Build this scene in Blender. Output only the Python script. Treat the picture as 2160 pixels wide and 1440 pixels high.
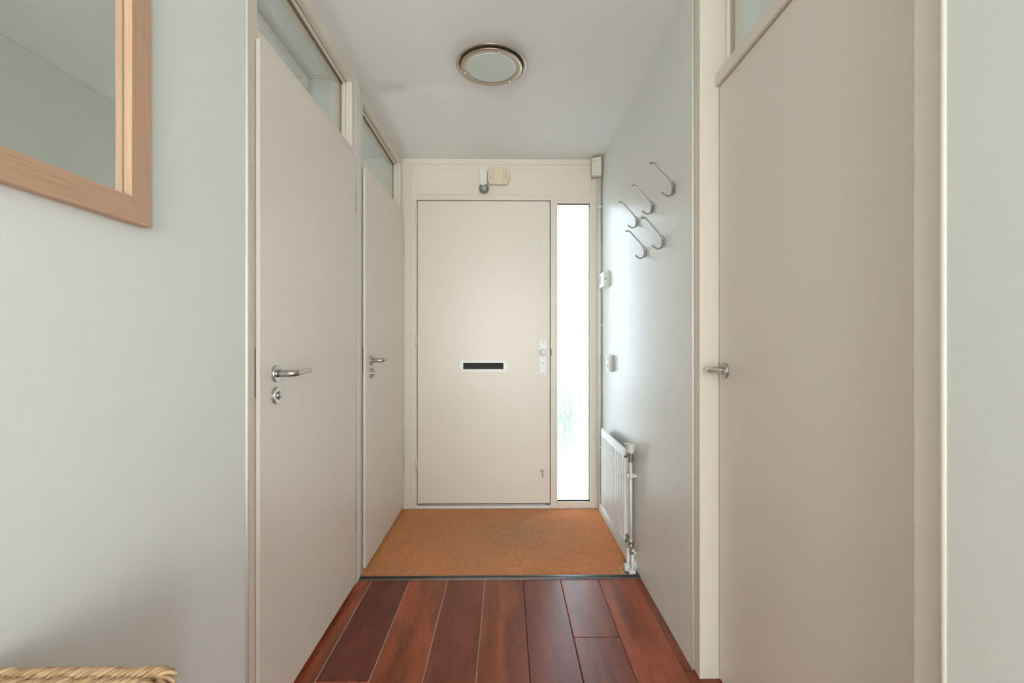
import bpy, bmesh, math, random
from mathutils import Vector, Matrix
random.seed(7)
for o in list(bpy.data.objects): bpy.data.objects.remove(o)
SC = bpy.context.scene
COL = SC.collection
PI = math.pi
H = 1.14            # eye height
CEIL = 2.38

# ------------------------------------------------------------------ camera
cam_data = bpy.data.cameras.new('camera')
cam_data.sensor_width = 36.0
cam_data.lens = 36.0 * 960 / 2160
cam_data.clip_start = 0.02
cam = bpy.data.objects.new('camera', cam_data)
COL.objects.link(cam)
cam.location = (0, 0, H)
cam.rotation_euler = (PI / 2, 0, -math.atan(11 / 960))
SC.camera = cam

# ------------------------------------------------------------------ world, exposure
W = bpy.data.worlds.new('overcast_sky')
SC.world = W
W.use_nodes = True
nt = W.node_tree
bg = nt.nodes['Background']
bg.inputs[1].default_value = 20.0
tc = nt.nodes.new('ShaderNodeTexCoord')
sp = nt.nodes.new('ShaderNodeSeparateXYZ')
cr = nt.nodes.new('ShaderNodeValToRGB')
nt.links.new(tc.outputs['Generated'], sp.inputs[0])
nt.links.new(sp.outputs['Z'], cr.inputs[0])
nt.links.new(cr.outputs[0], bg.inputs[0])
cr.color_ramp.elements[0].position = 0.0
cr.color_ramp.elements[0].color = (0.93, 0.985, 1.0, 1)
cr.color_ramp.elements[1].position = 0.7
cr.color_ramp.elements[1].color = (0.93, 0.985, 1.0, 1)
SC.view_settings.view_transform = 'Standard'
SC.view_settings.look = 'None'
SC.view_settings.gamma = 1
SC.view_settings.use_curve_mapping = False
SC.view_settings.exposure = -0.27


def portal(loc, rot, sx, sy):
    l = bpy.data.lights.new('daylight_portal', 'AREA')
    l.shape = 'RECTANGLE'; l.size = sx; l.size_y = sy
    l.energy = 1
    l.cycles.is_portal = True
    o = bpy.data.objects.new('daylight_portal', l)
    o.location = loc; o.rotation_euler = rot
    COL.objects.link(o)
    return o


def win_light(loc, rot, sx, sy, energy, color):
    l = bpy.data.lights.new('daylight', 'AREA')
    l.shape = 'RECTANGLE'; l.size = sx; l.size_y = sy
    l.energy = energy; l.color = color
    o = bpy.data.objects.new('daylight', l)
    o.location = loc; o.rotation_euler = rot
    COL.objects.link(o)
    return o


# area light emits along local -Z. Rear living-room window lets daylight in toward +Y
portal((-0.05, -4.72, 1.21), (PI / 2, 0, 0), 2.7, 2.18)
portal((2.42, -3.65, 1.21), (0, PI / 2, 0), 2.18, 0.9)  # side opening added to the unseen living room for more daylight
# frosted sidelight beside the front door, light comes in toward -Y
portal((0.455, 3.24, 1.065), (-PI / 2, 0, 0), 0.30, 2.06)
# unseen opening added to light the closet behind the right door
portal((2.32, 0.825, 0.9), (0, PI / 2, 0), 0.8, 0.35)
# unseen openings added to light the closets behind the left doors
portal((-2.32, 1.375, 1.4), (0, -PI / 2, 0), 0.8, 0.25)
portal((-2.32, 2.475, 1.4), (0, -PI / 2, 0), 0.8, 0.25)


# ------------------------------------------------------------------ materials
def mat(name):
    m = bpy.data.materials.new(name); m.use_nodes = True
    return m, m.node_tree, m.node_tree.nodes['Principled BSDF']


def bump_noise(nt, b, scale, strength, dist=0.002, detail=4, vec=None):
    t = nt.nodes.new('ShaderNodeTexNoise'); t.inputs['Scale'].default_value = scale
    t.inputs['Detail'].default_value = detail
    g = nt.nodes.new('ShaderNodeNewGeometry')
    nt.links.new(vec if vec else g.outputs['Position'], t.inputs['Vector'])
    bp = nt.nodes.new('ShaderNodeBump')
    bp.inputs['Strength'].default_value = strength; bp.inputs['Distance'].default_value = dist
    nt.links.new(t.outputs['Fac'], bp.inputs['Height'])
    nt.links.new(bp.outputs[0], b.inputs['Normal'])
    return t, bp


def simple(name, col, rough=0.5, metal=0.0, bump=None, spec=0.5):
    m, nt, b = mat(name)
    b.inputs['Base Color'].default_value = (*col, 1)
    b.inputs['Roughness'].default_value = rough
    b.inputs['Metallic'].default_value = metal
    b.inputs['Specular IOR Level'].default_value = spec
    if bump: bump_noise(nt, b, *bump)
    return m


def wallmat(name, col, rough, scale, strength, dist=0.001):
    m, nt, b = mat(name)
    b.inputs['Roughness'].default_value = rough
    g = nt.nodes.new('ShaderNodeNewGeometry')
    n = nt.nodes.new('ShaderNodeTexNoise'); n.inputs['Scale'].default_value = 2.2
    n.inputs['Detail'].default_value = 3
    nt.links.new(g.outputs['Position'], n.inputs['Vector'])
    mx = nt.nodes.new('ShaderNodeMix'); mx.data_type = 'RGBA'
    mx.inputs['A'].default_value = (*[c * 0.985 for c in col], 1)
    mx.inputs['B'].default_value = (*[min(1, c * 1.012) for c in col], 1)
    nt.links.new(n.outputs['Fac'], mx.inputs['Factor'])
    nt.links.new(mx.outputs['Result'], b.inputs['Base Color'])
    bump_noise(nt, b, scale, strength, dist, 6)
    return m


M = {}
M['wall'] = wallmat('white_wall_paint', (0.84, 0.85, 0.82), 0.55, 220, 0.25)
M['wall_gloss'] = wallmat('white_satin_wallpaper', (0.85, 0.85, 0.815), 0.30, 90, 0.55, 0.0018)
M['ceiling'] = wallmat('white_ceiling_paint', (0.89, 0.885, 0.87), 0.8, 200, 0.15)
M['door'] = simple('pale_beige_door_paint', (0.85, 0.765, 0.69), 0.36, bump=(500, 0.05, 0.0005))
M['frontdoor'] = simple('cream_front_door_paint', (0.85, 0.755, 0.66), 0.34, bump=(400, 0.05, 0.0005))
M['frame'] = simple('cream_frame_paint', (0.82, 0.74, 0.64), 0.32, bump=(300, 0.05, 0.0005))
M['bead'] = simple('cream_gloss_bead', (0.86, 0.80, 0.70), 0.28)
M['steel'] = simple('brushed_steel', (0.52, 0.50, 0.47), 0.30, 1.0)
M['hooksteel'] = simple('satin_hook_steel', (0.30, 0.28, 0.26), 0.34, 1.0)
M['chrome'] = simple('polished_chrome', (0.8, 0.8, 0.8), 0.08, 1.0)
M['nickel'] = simple('brushed_nickel_rim', (0.50, 0.42, 0.34), 0.34, 1.0)
M['alu'] = simple('white_anodised_metal', (0.92, 0.92, 0.90), 0.3, 0.0)
M['white'] = simple('white_enamel', (0.86, 0.85, 0.83), 0.30)
M['plastic'] = simple('white_plastic', (0.80, 0.78, 0.72), 0.40)
M['beigeplastic'] = simple('aged_beige_plastic', (0.80, 0.68, 0.50), 0.42)
M['creamplastic'] = simple('cream_plastic', (0.80, 0.74, 0.60), 0.42)
M['greyplastic'] = simple('grey_plastic', (0.22, 0.20, 0.17), 0.25)
M['dark'] = simple('dark_gap', (0.03, 0.028, 0.025), 0.7)
M['slotdark'] = simple('dark_slot', (0.20, 0.16, 0.11), 0.7)
M['brush'] = simple('black_brush', (0.015, 0.015, 0.02), 0.6)
M['brass'] = simple('aged_valve_metal', (0.33, 0.29, 0.24), 0.42, 0.8, bump=(150, 0.5, 0.002))
M['thresh'] = simple('anodised_threshold_metal', (0.16, 0.16, 0.165), 0.30, 0.9)
M['concrete'] = simple('concrete', (0.30, 0.28, 0.26), 0.9)
M['outer'] = simple('outside_wall_paint', (0.6, 0.58, 0.55), 0.8)
M['paving'] = simple('pale_paving', (0.62, 0.61, 0.60), 0.9, bump=(30, 0.4, 0.01))
M['leaf'] = simple('green_leaf', (0.26, 0.40, 0.16), 0.5)
M['screen'] = simple('grey_display', (0.42, 0.45, 0.44), 0.25)
M['print'] = simple('pink_printed_mark', (0.75, 0.45, 0.50), 0.5)
M['lens'] = simple('milky_lens', (0.72, 0.74, 0.78), 0.3)


def frost():
    m, nt, b = mat('frosted_lamp_glass')
    b.inputs['Base Color'].default_value = (0.66, 0.72, 0.68, 1)
    b.inputs['Roughness'].default_value = 0.28
    b.inputs['Coat Weight'].default_value = 0.4
    b.inputs['Coat Roughness'].default_value = 0.15
    return m


M['frost'] = frost()


def mirror():
    m, nt, b = mat('mirror_silver')
    b.inputs['Base Color'].default_value = (0.80, 0.86, 0.82, 1)
    b.inputs['Metallic'].default_value = 1
    b.inputs['Roughness'].default_value = 0.015
    return m


M['mirror'] = mirror()


def clear_glass(name, tint):
    m = bpy.data.materials.new(name); m.use_nodes = True
    nt = m.node_tree; nt.nodes.clear()
    out = nt.nodes.new('ShaderNodeOutputMaterial')
    mix = nt.nodes.new('ShaderNodeMixShader')
    tr = nt.nodes.new('ShaderNodeBsdfTransparent'); tr.inputs[0].default_value = (*tint, 1)
    gl = nt.nodes.new('ShaderNodeBsdfGlossy'); gl.inputs['Roughness'].default_value = 0.01
    fr = nt.nodes.new('ShaderNodeFresnel'); fr.inputs[0].default_value = 1.52
    ge = nt.nodes.new('ShaderNodeNewGeometry'); mr = nt.nodes.new('ShaderNodeMapRange')
    mr.inputs['To Min'].default_value = 1.52; mr.inputs['To Max'].default_value = 1 / 1.52
    nt.links.new(ge.outputs['Backfacing'], mr.inputs['Value']); nt.links.new(mr.outputs[0], fr.inputs[0])
    nt.links.new(fr.outputs[0], mix.inputs[0]); nt.links.new(tr.outputs[0], mix.inputs[1])
    nt.links.new(gl.outputs[0], mix.inputs[2]); nt.links.new(mix.outputs[0], out.inputs[0])
    return m


M['glass'] = clear_glass('clear_transom_glass', (0.92, 0.935, 0.92))


def textured_glass():
    m = bpy.data.materials.new('hammered_window_glass'); m.use_nodes = True
    nt = m.node_tree; nt.nodes.clear()
    out = nt.nodes.new('ShaderNodeOutputMaterial')
    mix = nt.nodes.new('ShaderNodeMixShader'); mix.inputs[0].default_value = 0.65
    mix2 = nt.nodes.new('ShaderNodeMixShader'); mix2.inputs[0].default_value = 0.12
    tr = nt.nodes.new('ShaderNodeBsdfTransparent'); tr.inputs[0].default_value = (0.30, 0.34, 0.385, 1)
    rf = nt.nodes.new('ShaderNodeBsdfRefraction'); rf.inputs['Roughness'].default_value = 0.16
    rf.inputs['IOR'].default_value = 1.25; rf.inputs[0].default_value = (0.30, 0.34, 0.385, 1)
    tl = nt.nodes.new('ShaderNodeBsdfTranslucent'); tl.inputs[0].default_value = (0.30, 0.34, 0.385, 1)
    g = nt.nodes.new('ShaderNodeNewGeometry')
    n = nt.nodes.new('ShaderNodeTexVoronoi'); n.inputs['Scale'].default_value = 110
    nt.links.new(g.outputs['Position'], n.inputs['Vector'])
    bp = nt.nodes.new('ShaderNodeBump'); bp.inputs['Strength'].default_value = 1.0
    bp.inputs['Distance'].default_value = 0.004
    nt.links.new(n.outputs['Distance'], bp.inputs['Height'])
    nt.links.new(bp.outputs[0], rf.inputs['Normal'])
    nt.links.new(tr.outputs[0], mix.inputs[1]); nt.links.new(rf.outputs[0], mix.inputs[2])
    nt.links.new(mix.outputs[0], mix2.inputs[1]); nt.links.new(tl.outputs[0], mix2.inputs[2])
    nt.links.new(mix2.outputs[0], out.inputs[0])
    return m


M['hammered'] = textured_glass()


def wood_frame(name, axis):
    m, nt, b = mat(name)
    g = nt.nodes.new('ShaderNodeNewGeometry')
    mp = nt.nodes.new('ShaderNodeMapping')
    s = [300, 300, 300]; s[axis] = 8
    mp.inputs['Scale'].default_value = s
    n = nt.nodes.new('ShaderNodeTexNoise'); n.inputs['Scale'].default_value = 1; n.inputs['Detail'].default_value = 5
    nt.links.new(g.outputs['Position'], mp.inputs[0]); nt.links.new(mp.outputs[0], n.inputs['Vector'])
    r = nt.nodes.new('ShaderNodeValToRGB')
    r.color_ramp.elements[0].position = 0.3; r.color_ramp.elements[0].color = (0.54, 0.32, 0.205, 1)
    r.color_ramp.elements[1].position = 0.7; r.color_ramp.elements[1].color = (0.64, 0.40, 0.265, 1)
    nt.links.new(n.outputs['Fac'], r.inputs[0]); nt.links.new(r.outputs[0], b.inputs['Base Color'])
    b.inputs['Roughness'].default_value = 0.42
    bp = nt.nodes.new('ShaderNodeBump'); bp.inputs['Strength'].default_value = 0.15; bp.inputs['Distance'].default_value = 0.001
    nt.links.new(n.outputs['Fac'], bp.inputs['Height']); nt.links.new(bp.outputs[0], b.inputs['Normal'])
    return m


M['beech_y'] = wood_frame('beech_along', 1)
M['beech_z'] = wood_frame('beech_upright', 2)


def floor_wood():
    m, nt, b = mat('merbau_planks')
    at = nt.nodes.new('ShaderNodeAttribute'); at.attribute_name = 'tone'
    sep = nt.nodes.new('ShaderNodeSeparateColor')
    g = nt.nodes.new('ShaderNodeNewGeometry')
    nt.links.new(at.outputs['Color'], sep.inputs[0])
    # offset the grain per plank with the blue channel
    cmb = nt.nodes.new('ShaderNodeCombineXYZ')
    mul = nt.nodes.new('ShaderNodeMath'); mul.operation = 'MULTIPLY'; mul.inputs[1].default_value = 40
    nt.links.new(sep.outputs['Blue'], mul.inputs[0]); nt.links.new(mul.outputs[0], cmb.inputs['Y'])
    nt.links.new(mul.outputs[0], cmb.inputs['Z'])
    add = nt.nodes.new('ShaderNodeVectorMath'); add.operation = 'ADD'
    nt.links.new(g.outputs['Position'], add.inputs[0]); nt.links.new(cmb.outputs[0], add.inputs[1])
    # broad warped figure
    mp1 = nt.nodes.new('ShaderNodeMapping'); mp1.inputs['Scale'].default_value = (14, 2.0, 1)
    n1 = nt.nodes.new('ShaderNodeTexNoise'); n1.inputs['Scale'].default_value = 1; n1.inputs['Detail'].default_value = 4
    n1.inputs['Distortion'].default_value = 0.8
    nt.links.new(add.outputs[0], mp1.inputs[0]); nt.links.new(mp1.outputs[0], n1.inputs['Vector'])
    mp2 = nt.nodes.new('ShaderNodeMapping'); mp2.inputs['Scale'].default_value = (420, 14, 1)
    n2 = nt.nodes.new('ShaderNodeTexNoise'); n2.inputs['Scale'].default_value = 1; n2.inputs['Detail'].default_value = 6
    n2.inputs['Roughness'].default_value = 0.65
    nt.links.new(add.outputs[0], mp2.inputs[0]); nt.links.new(mp2.outputs[0], n2.inputs['Vector'])
    # base: mix maroon -> orange by tone red channel
    mx = nt.nodes.new('ShaderNodeMix'); mx.data_type = 'RGBA'
    mx.inputs['A'].default_value = (0.105, 0.020, 0.013, 1)
    mx.inputs['B'].default_value = (0.50, 0.115, 0.038, 1)
    nt.links.new(sep.outputs['Red'], mx.inputs['Factor'])
    r1 = nt.nodes.new('ShaderNodeMapRange'); r1.inputs['From Min'].default_value = 0.3; r1.inputs['From Max'].default_value = 0.7
    r1.inputs['To Min'].default_value = 0.58; r1.inputs['To Max'].default_value = 1.36
    nt.links.new(n1.outputs['Fac'], r1.inputs['Value'])
    r2 = nt.nodes.new('ShaderNodeMapRange'); r2.inputs['From Min'].default_value = 0.3; r2.inputs['From Max'].default_value = 0.7
    r2.inputs['To Min'].default_value = 0.66; r2.inputs['To Max'].default_value = 1.30
    nt.links.new(n2.outputs['Fac'], r2.inputs['Value'])
    mm = nt.nodes.new('ShaderNodeMath'); mm.operation = 'MULTIPLY'
    nt.links.new(r1.outputs[0], mm.inputs[0]); nt.links.new(r2.outputs[0], mm.inputs[1])
    vm = nt.nodes.new('ShaderNodeVectorMath'); vm.operation = 'SCALE'
    nt.links.new(mx.outputs['Result'], vm.inputs[0]); nt.links.new(mm.outputs[0], vm.inputs['Scale'])
    nt.links.new(vm.outputs[0], b.inputs['Base Color'])
    b.inputs['Specular IOR Level'].default_value = 0.38
    rr = nt.nodes.new('ShaderNodeMapRange'); rr.inputs['To Min'].default_value = 0.20; rr.inputs['To Max'].default_value = 0.40
    nt.links.new(n2.outputs['Fac'], rr.inputs['Value']); nt.links.new(rr.outputs[0], b.inputs['Roughness'])
    bp = nt.nodes.new('ShaderNodeBump'); bp.inputs['Strength'].default_value = 0.22; bp.inputs['Distance'].default_value = 0.0008
    nt.links.new(n2.outputs['Fac'], bp.inputs['Height']); nt.links.new(bp.outputs[0], b.inputs['Normal'])
    return m


M['planks'] = floor_wood()


def coir():
    m, nt, b = mat('coir_pile')
    g = nt.nodes.new('ShaderNodeNewGeometry')
    at = nt.nodes.new('ShaderNodeAttribute'); at.attribute_name = 'tone'
    sep = nt.nodes.new('ShaderNodeSeparateColor'); nt.links.new(at.outputs['Color'], sep.inputs[0])
    n = nt.nodes.new('ShaderNodeTexNoise'); n.inputs['Scale'].default_value = 3.0; n.inputs['Detail'].default_value = 5
    nt.links.new(g.outputs['Position'], n.inputs['Vector'])
    # worn greyish patch where feet land
    d = nt.nodes.new('ShaderNodeVectorMath'); d.operation = 'SUBTRACT'; d.inputs[1].default_value = (0.05, 2.72, 0)
    nt.links.new(g.outputs['Position'], d.inputs[0])
    sc = nt.nodes.new('ShaderNodeVectorMath'); sc.operation = 'MULTIPLY'; sc.inputs[1].default_value = (2.0, 2.6, 0)
    nt.links.new(d.outputs[0], sc.inputs[0])
    ln = nt.nodes.new('ShaderNodeVectorMath'); ln.operation = 'LENGTH'; nt.links.new(sc.outputs[0], ln.inputs[0])
    ad = nt.nodes.new('ShaderNodeMath'); ad.operation = 'SUBTRACT'
    nt.links.new(ln.outputs['Value'], ad.inputs[0]); nt.links.new(n.outputs['Fac'], ad.inputs[1])
    mr = nt.nodes.new('ShaderNodeMapRange'); mr.inputs['From Min'].default_value = -0.35; mr.inputs['From Max'].default_value = 0.85
    nt.links.new(ad.outputs[0], mr.inputs['Value'])
    mx = nt.nodes.new('ShaderNodeMix'); mx.data_type = 'RGBA'
    mx.inputs['A'].default_value = (0.70, 0.42, 0.26, 1)
    mx.inputs['B'].default_value = (0.98, 0.47, 0.22, 1)
    nt.links.new(mr.outputs[0], mx.inputs['Factor'])
    r = nt.nodes.new('ShaderNodeMapRange'); r.inputs['To Min'].default_value = 0.72; r.inputs['To Max'].default_value = 1.15
    nt.links.new(sep.outputs['Red'], r.inputs['Value'])
    ms = nt.nodes.new('ShaderNodeMapping'); ms.inputs['Scale'].default_value = (6, 75, 1)
    ns = nt.nodes.new('ShaderNodeTexNoise'); ns.inputs['Scale'].default_value = 1; ns.inputs['Detail'].default_value = 4
    nt.links.new(g.outputs['Position'], ms.inputs[0]); nt.links.new(ms.outputs[0], ns.inputs['Vector'])
    rs_ = nt.nodes.new('ShaderNodeMapRange'); rs_.inputs['From Min'].default_value = 0.3; rs_.inputs['From Max'].default_value = 0.7
    rs_.inputs['To Min'].default_value = 0.88; rs_.inputs['To Max'].default_value = 1.08
    nt.links.new(ns.outputs['Fac'], rs_.inputs['Value'])
    mu = nt.nodes.new('ShaderNodeMath'); mu.operation = 'MULTIPLY'
    nt.links.new(r.outputs[0], mu.inputs[0]); nt.links.new(rs_.outputs[0], mu.inputs[1])
    vm = nt.nodes.new('ShaderNodeVectorMath'); vm.operation = 'SCALE'
    nt.links.new(mx.outputs['Result'], vm.inputs[0]); nt.links.new(mu.outputs[0], vm.inputs['Scale'])
    nt.links.new(vm.outputs[0], b.inputs['Base Color'])
    b.inputs['Roughness'].default_value = 0.85
    b.inputs['Specular IOR Level'].default_value = 0.2
    return m


M['coir'] = coir()


def straw():
    m, nt, b = mat('seagrass')
    g = nt.nodes.new('ShaderNodeNewGeometry')
    n = nt.nodes.new('ShaderNodeTexNoise'); n.inputs['Scale'].default_value = 60; n.inputs['Detail'].default_value = 6
    nt.links.new(g.outputs['Position'], n.inputs['Vector'])
    n2 = nt.nodes.new('ShaderNodeTexNoise'); n2.inputs['Scale'].default_value = 900
    nt.links.new(g.outputs['Position'], n2.inputs['Vector'])
    r = nt.nodes.new('ShaderNodeValToRGB')
    r.color_ramp.elements[0].position = 0.3; r.color_ramp.elements[0].color = (0.42, 0.24, 0.12, 1)
    r.color_ramp.elements[1].position = 0.72; r.color_ramp.elements[1].color = (0.74, 0.50, 0.30, 1)
    nt.links.new(n.outputs['Fac'], r.inputs[0]); nt.links.new(r.outputs[0], b.inputs['Base Color'])
    b.inputs['Roughness'].default_value = 0.7
    bp = nt.nodes.new('ShaderNodeBump'); bp.inputs['Strength'].default_value = 0.5; bp.inputs['Distance'].default_value = 0.0008
    nt.links.new(n2.outputs['Fac'], bp.inputs['Height']); nt.links.new(bp.outputs[0], b.inputs['Normal'])
    return m


M['straw'] = straw()


# ------------------------------------------------------------------ mesh helpers
def new(): return bmesh.new()


def box(bm, x0, x1, y0, y1, z0, z1, bev=0.0, seg=2):
    vs = [bm.verts.new((x, y, z)) for x in (x0, x1) for y in (y0, y1) for z in (z0, z1)]
    idx = [(0, 1, 3, 2), (4, 6, 7, 5), (0, 4, 5, 1), (2, 3, 7, 6), (0, 2, 6, 4), (1, 5, 7, 3)]
    fs = [bm.faces.new([vs[i] for i in f]) for f in idx]
    bmesh.ops.recalc_face_normals(bm, faces=fs)
    if bev > 0:
        es = list({e for f in fs for e in f.edges})
        bmesh.ops.bevel(bm, geom=es, offset=bev, segments=seg, profile=0.5, affect='EDGES')
    return bm


def frame_of(d):
    d = d.normalized()
    u = Vector((0, 0, 1)) if abs(d.z) < 0.9 else Vector((1, 0, 0))
    a = d.cross(u).normalized(); b = d.cross(a).normalized()
    return a, b


def tube(bm, pts, r, n=12, caps=True, flat=None):
    """swept tube; r number or list; flat=(wa,wb,axisA) gives an elliptical section with fixed side axis"""
    pts = [Vector(p) for p in pts]
    rs = r if isinstance(r, (list, tuple)) else [r] * len(pts)
    rings = []; pa = None
    for i, p in enumerate(pts):
        d = (pts[min(i + 1, len(pts) - 1)] - pts[max(i - 1, 0)])
        if flat:
            a = Vector(flat[2]); a = (a - d.normalized() * a.dot(d.normalized())).normalized()
            b = d.normalized().cross(a); wa, wb = flat[0], flat[1]
        else:
            if pa is None: a, b = frame_of(d)
            else:
                a = (pa - d.normalized() * pa.dot(d.normalized())).normalized(); b = d.normalized().cross(a)
            wa = wb = 1
        pa = a
        ring = []
        for k in range(n):
            t = 2 * PI * k / n
            c, s = math.cos(t), math.sin(t)
            if flat:   # super-ellipse
                c = math.copysign(abs(c) ** 0.6, c); s = math.copysign(abs(s) ** 0.6, s)
            ring.append(bm.verts.new(p + a * c * rs[i] * wa + b * s * rs[i] * wb))
        rings.append(ring)
    for i in range(len(rings) - 1):
        for k in range(n):
            f = bm.faces.new((rings[i][k], rings[i][(k + 1) % n], rings[i + 1][(k + 1) % n], rings[i + 1][k]))
            f.smooth = True
    if caps:
        bm.faces.new(rings[0][::-1]); bm.faces.new(rings[-1])
    return bm


def cyl(bm, p0, p1, r0, r1=None, n=24):
    return tube(bm, [p0, p1], [r0, r0 if r1 is None else r1], n)


def lathe(bm, prof, origin, axis, n=48, smooth=True):
    """prof: list of (radius, height along axis)"""
    axis = Vector(axis).normalized(); a, b = frame_of(axis); o = Vector(origin)
    rings = []
    for r, h in prof:
        if r < 1e-6: rings.append([bm.verts.new(o + axis * h)])
        else: rings.append([bm.verts.new(o + axis * h + (a * math.cos(2 * PI * k / n) + b * math.sin(2 * PI * k / n)) * r) for k in range(n)])
    for i in range(len(rings) - 1):
        A, B = rings[i], rings[i + 1]
        for k in range(n):
            k2 = (k + 1) % n
            if len(A) == 1 and len(B) == 1: continue
            if len(A) == 1: f = bm.faces.new((A[0], B[k], B[k2]))
            elif len(B) == 1: f = bm.faces.new((A[k], A[k2], B[0]))
            else: f = bm.faces.new((A[k], A[k2], B[k2], B[k]))
            f.smooth = smooth
    return bm


def prism(bm, poly, axis, a0, a1, bev=0.0):
    """poly of 2D points in the two axes other than `axis` (in xyz order), extruded a0..a1"""
    def mk(p, a):
        v = list(p); v.insert(axis, a); return Vector(v)
    A = [bm.verts.new(mk(p, a0)) for p in poly]; B = [bm.verts.new(mk(p, a1)) for p in poly]
    fs = [bm.faces.new(A[::-1]), bm.faces.new(B)]
    n = len(poly)
    for k in range(n): fs.append(bm.faces.new((A[k], A[(k + 1) % n], B[(k + 1) % n], B[k])))
    bmesh.ops.recalc_face_normals(bm, faces=fs)
    if bev > 0:
        es = list({e for f in fs for e in f.edges})
        bmesh.ops.bevel(bm, geom=es, offset=bev, segments=2, profile=0.5, affect='EDGES')
    return bm


def wloc(o):
    v = Vector((0, 0, 0))
    while o: v += o.location; o = o.parent
    return v


def obj(name, bm, m, parent=None, recalc=False, smooth_angle=True):
    if recalc: bmesh.ops.recalc_face_normals(bm, faces=bm.faces)
    me = bpy.data.meshes.new(name)
    if parent:
        bmesh.ops.translate(bm, verts=bm.verts, vec=-wloc(parent))
        loc = Vector((0, 0, 0))
    else:
        xs = [v.co for v in bm.verts]
        mn = Vector([min(v[i] for v in xs) for i in range(3)]); mxx = Vector([max(v[i] for v in xs) for i in range(3)])
        loc = Vector(((mn.x + mxx.x) / 2, (mn.y + mxx.y) / 2, mn.z))
        bmesh.ops.translate(bm, verts=bm.verts, vec=-loc)
    bm.to_mesh(me); bm.free()
    me.materials.append(m)
    o = bpy.data.objects.new(name, me); COL.objects.link(o)
    if parent: o.parent = parent
    o.location = loc
    return o


def empty(name, loc):
    o = bpy.data.objects.new(name, None); COL.objects.link(o); o.location = loc
    o.empty_display_size = 0.05
    return o


def tag(o, label, cat, group=None, kind=None):
    o['label'] = label; o['category'] = cat
    if group: o['group'] = group
    if kind: o['kind'] = kind
    return o


def struct(name, bm, m, label, cat):
    return tag(obj(name, bm, m), label, cat, kind='structure')


# ================================================================== SHELL
XL, XR = -0.706, 0.644      # hall side walls
YB = -0.55                  # hall opens into the living room behind the camera
YF = 3.10                   # plane of the front frame
XLN = -0.700                # near part of left wall
# ---- floor slab and planks
b = new()
box(b, -3.4, 2.4, -4.8, 3.4, -0.30, -0.02)
struct('floor', b, M['concrete'], 'grey concrete slab under the hall and rooms', 'floor')

b = new()
lay = b.faces.layers.int.new('id')
cols = []
x = -0.643 - 0.18
xs = [-0.823]
edges = [-0.823, -0.643, -0.463, -0.283, -0.104, 0.078, 0.257, 0.437, 0.617, 0.797]
joints = {0: [0.4], 1: [1.535, 0.2], 2: [0.9], 3: [0.1, ], 4: [0.55], 5: [1.0], 6: [1.751, 0.3], 7: [0.6], 8: [1.57, 0.1]}
tones = {(0, 1): .62, (1, 2): .12, (1, 1): .95, (2, 1): .62, (3, 1): .30, (4, 1): .48, (5, 1): .22, (6, 2): .40,
         (6, 1): .38, (7, 1): .60, (8, 2): .52, (8, 1): .40}
tvals = []
YT = 2.182
for i in range(9):
    ys = [YB - 0.3] + sorted(joints[i]) + [YT]
    for j in range(len(ys) - 1):
        n0 = len(b.faces)
        before = set(b.faces)
        box(b, edges[i] + 0.0004, edges[i + 1] - 0.0004, ys[j] + 0.0004, ys[j + 1] - 0.0004, -0.02, 0.0, 0.0023, 1)
        t = tones.get((i, j), random.random() * 0.6)
        k = len(tvals); tvals.append((t, 0, random.random()))
        for f in b.faces:
            if f not in before: f[lay] = k
ids = [f[lay] for f in b.faces]
fl = obj('floor', b, M['planks'])
tag(fl, 'red-brown wooden planks with fine bevelled seams running along the hall', 'floor', kind='structure')
ca = fl.data.color_attributes.new('tone', 'FLOAT_COLOR', 'CORNER')
for p, k in zip(fl.data.polygons, ids):
    for li in p.loop_indices: ca.data[li].color = (*tvals[k], 1)

glint_mat = simple('painted_seam_glint', (0.62, 0.44, 0.36), 0.6)  # pale colour paints in the light that the seam bevels catch
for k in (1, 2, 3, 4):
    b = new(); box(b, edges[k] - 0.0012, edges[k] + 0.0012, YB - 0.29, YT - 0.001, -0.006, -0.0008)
    sm = obj('seam_glint', b, glint_mat, fl); sm['label'] = 'pale strip painting the glint of the seam between planks'
b = new()
box(b, -3.2, 2.3, -4.6, YB - 0.3, -0.02, 0.0)
o = struct('floor', b, simple('pale_bounce_floor', (0.52, 0.47, 0.42), 0.5), 'unseen living room floor behind the hall, made pale to bounce light', 'floor')  # unseen floor, pale so that it throws light back into the hall
b = new()
box(b, -0.823, 0.79, YT, 3.2, -0.02, -0.004)
struct('floor', b, M['concrete'], 'mat well beneath the coir doormat', 'floor')

b = new()
box(b, -3.4, 2.4, -4.8, 3.3, CEIL, CEIL + 0.15)
struct('ceiling', b, M['ceiling'], 'flat matt white ceiling over the hall', 'ceiling')

# ---- door layout
D1a, D1b = 1.297, 2.120     # leaf 1 extent in Y
D2a, D2b = 2.254, 3.082     # leaf 2
XF = -0.7135                # left frame face
LZ0, LZ1 = 0.021, 1.998

# left near wall
b = new()
box(b, -0.80, XLN, YB, 1.229, 0, CEIL, 0.004, 3)
struct('wall_left', b, M['wall'], 'white left wall carrying the wood-framed mirror', 'wall')
# pier between the two left doors
b = new()
box(b, -0.80, XL, 2.144, 2.200, 0, CEIL, 0.003, 3)
struct('wall_left', b, M['wall'], 'narrow white pier between the two left doors', 'wall')
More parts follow.
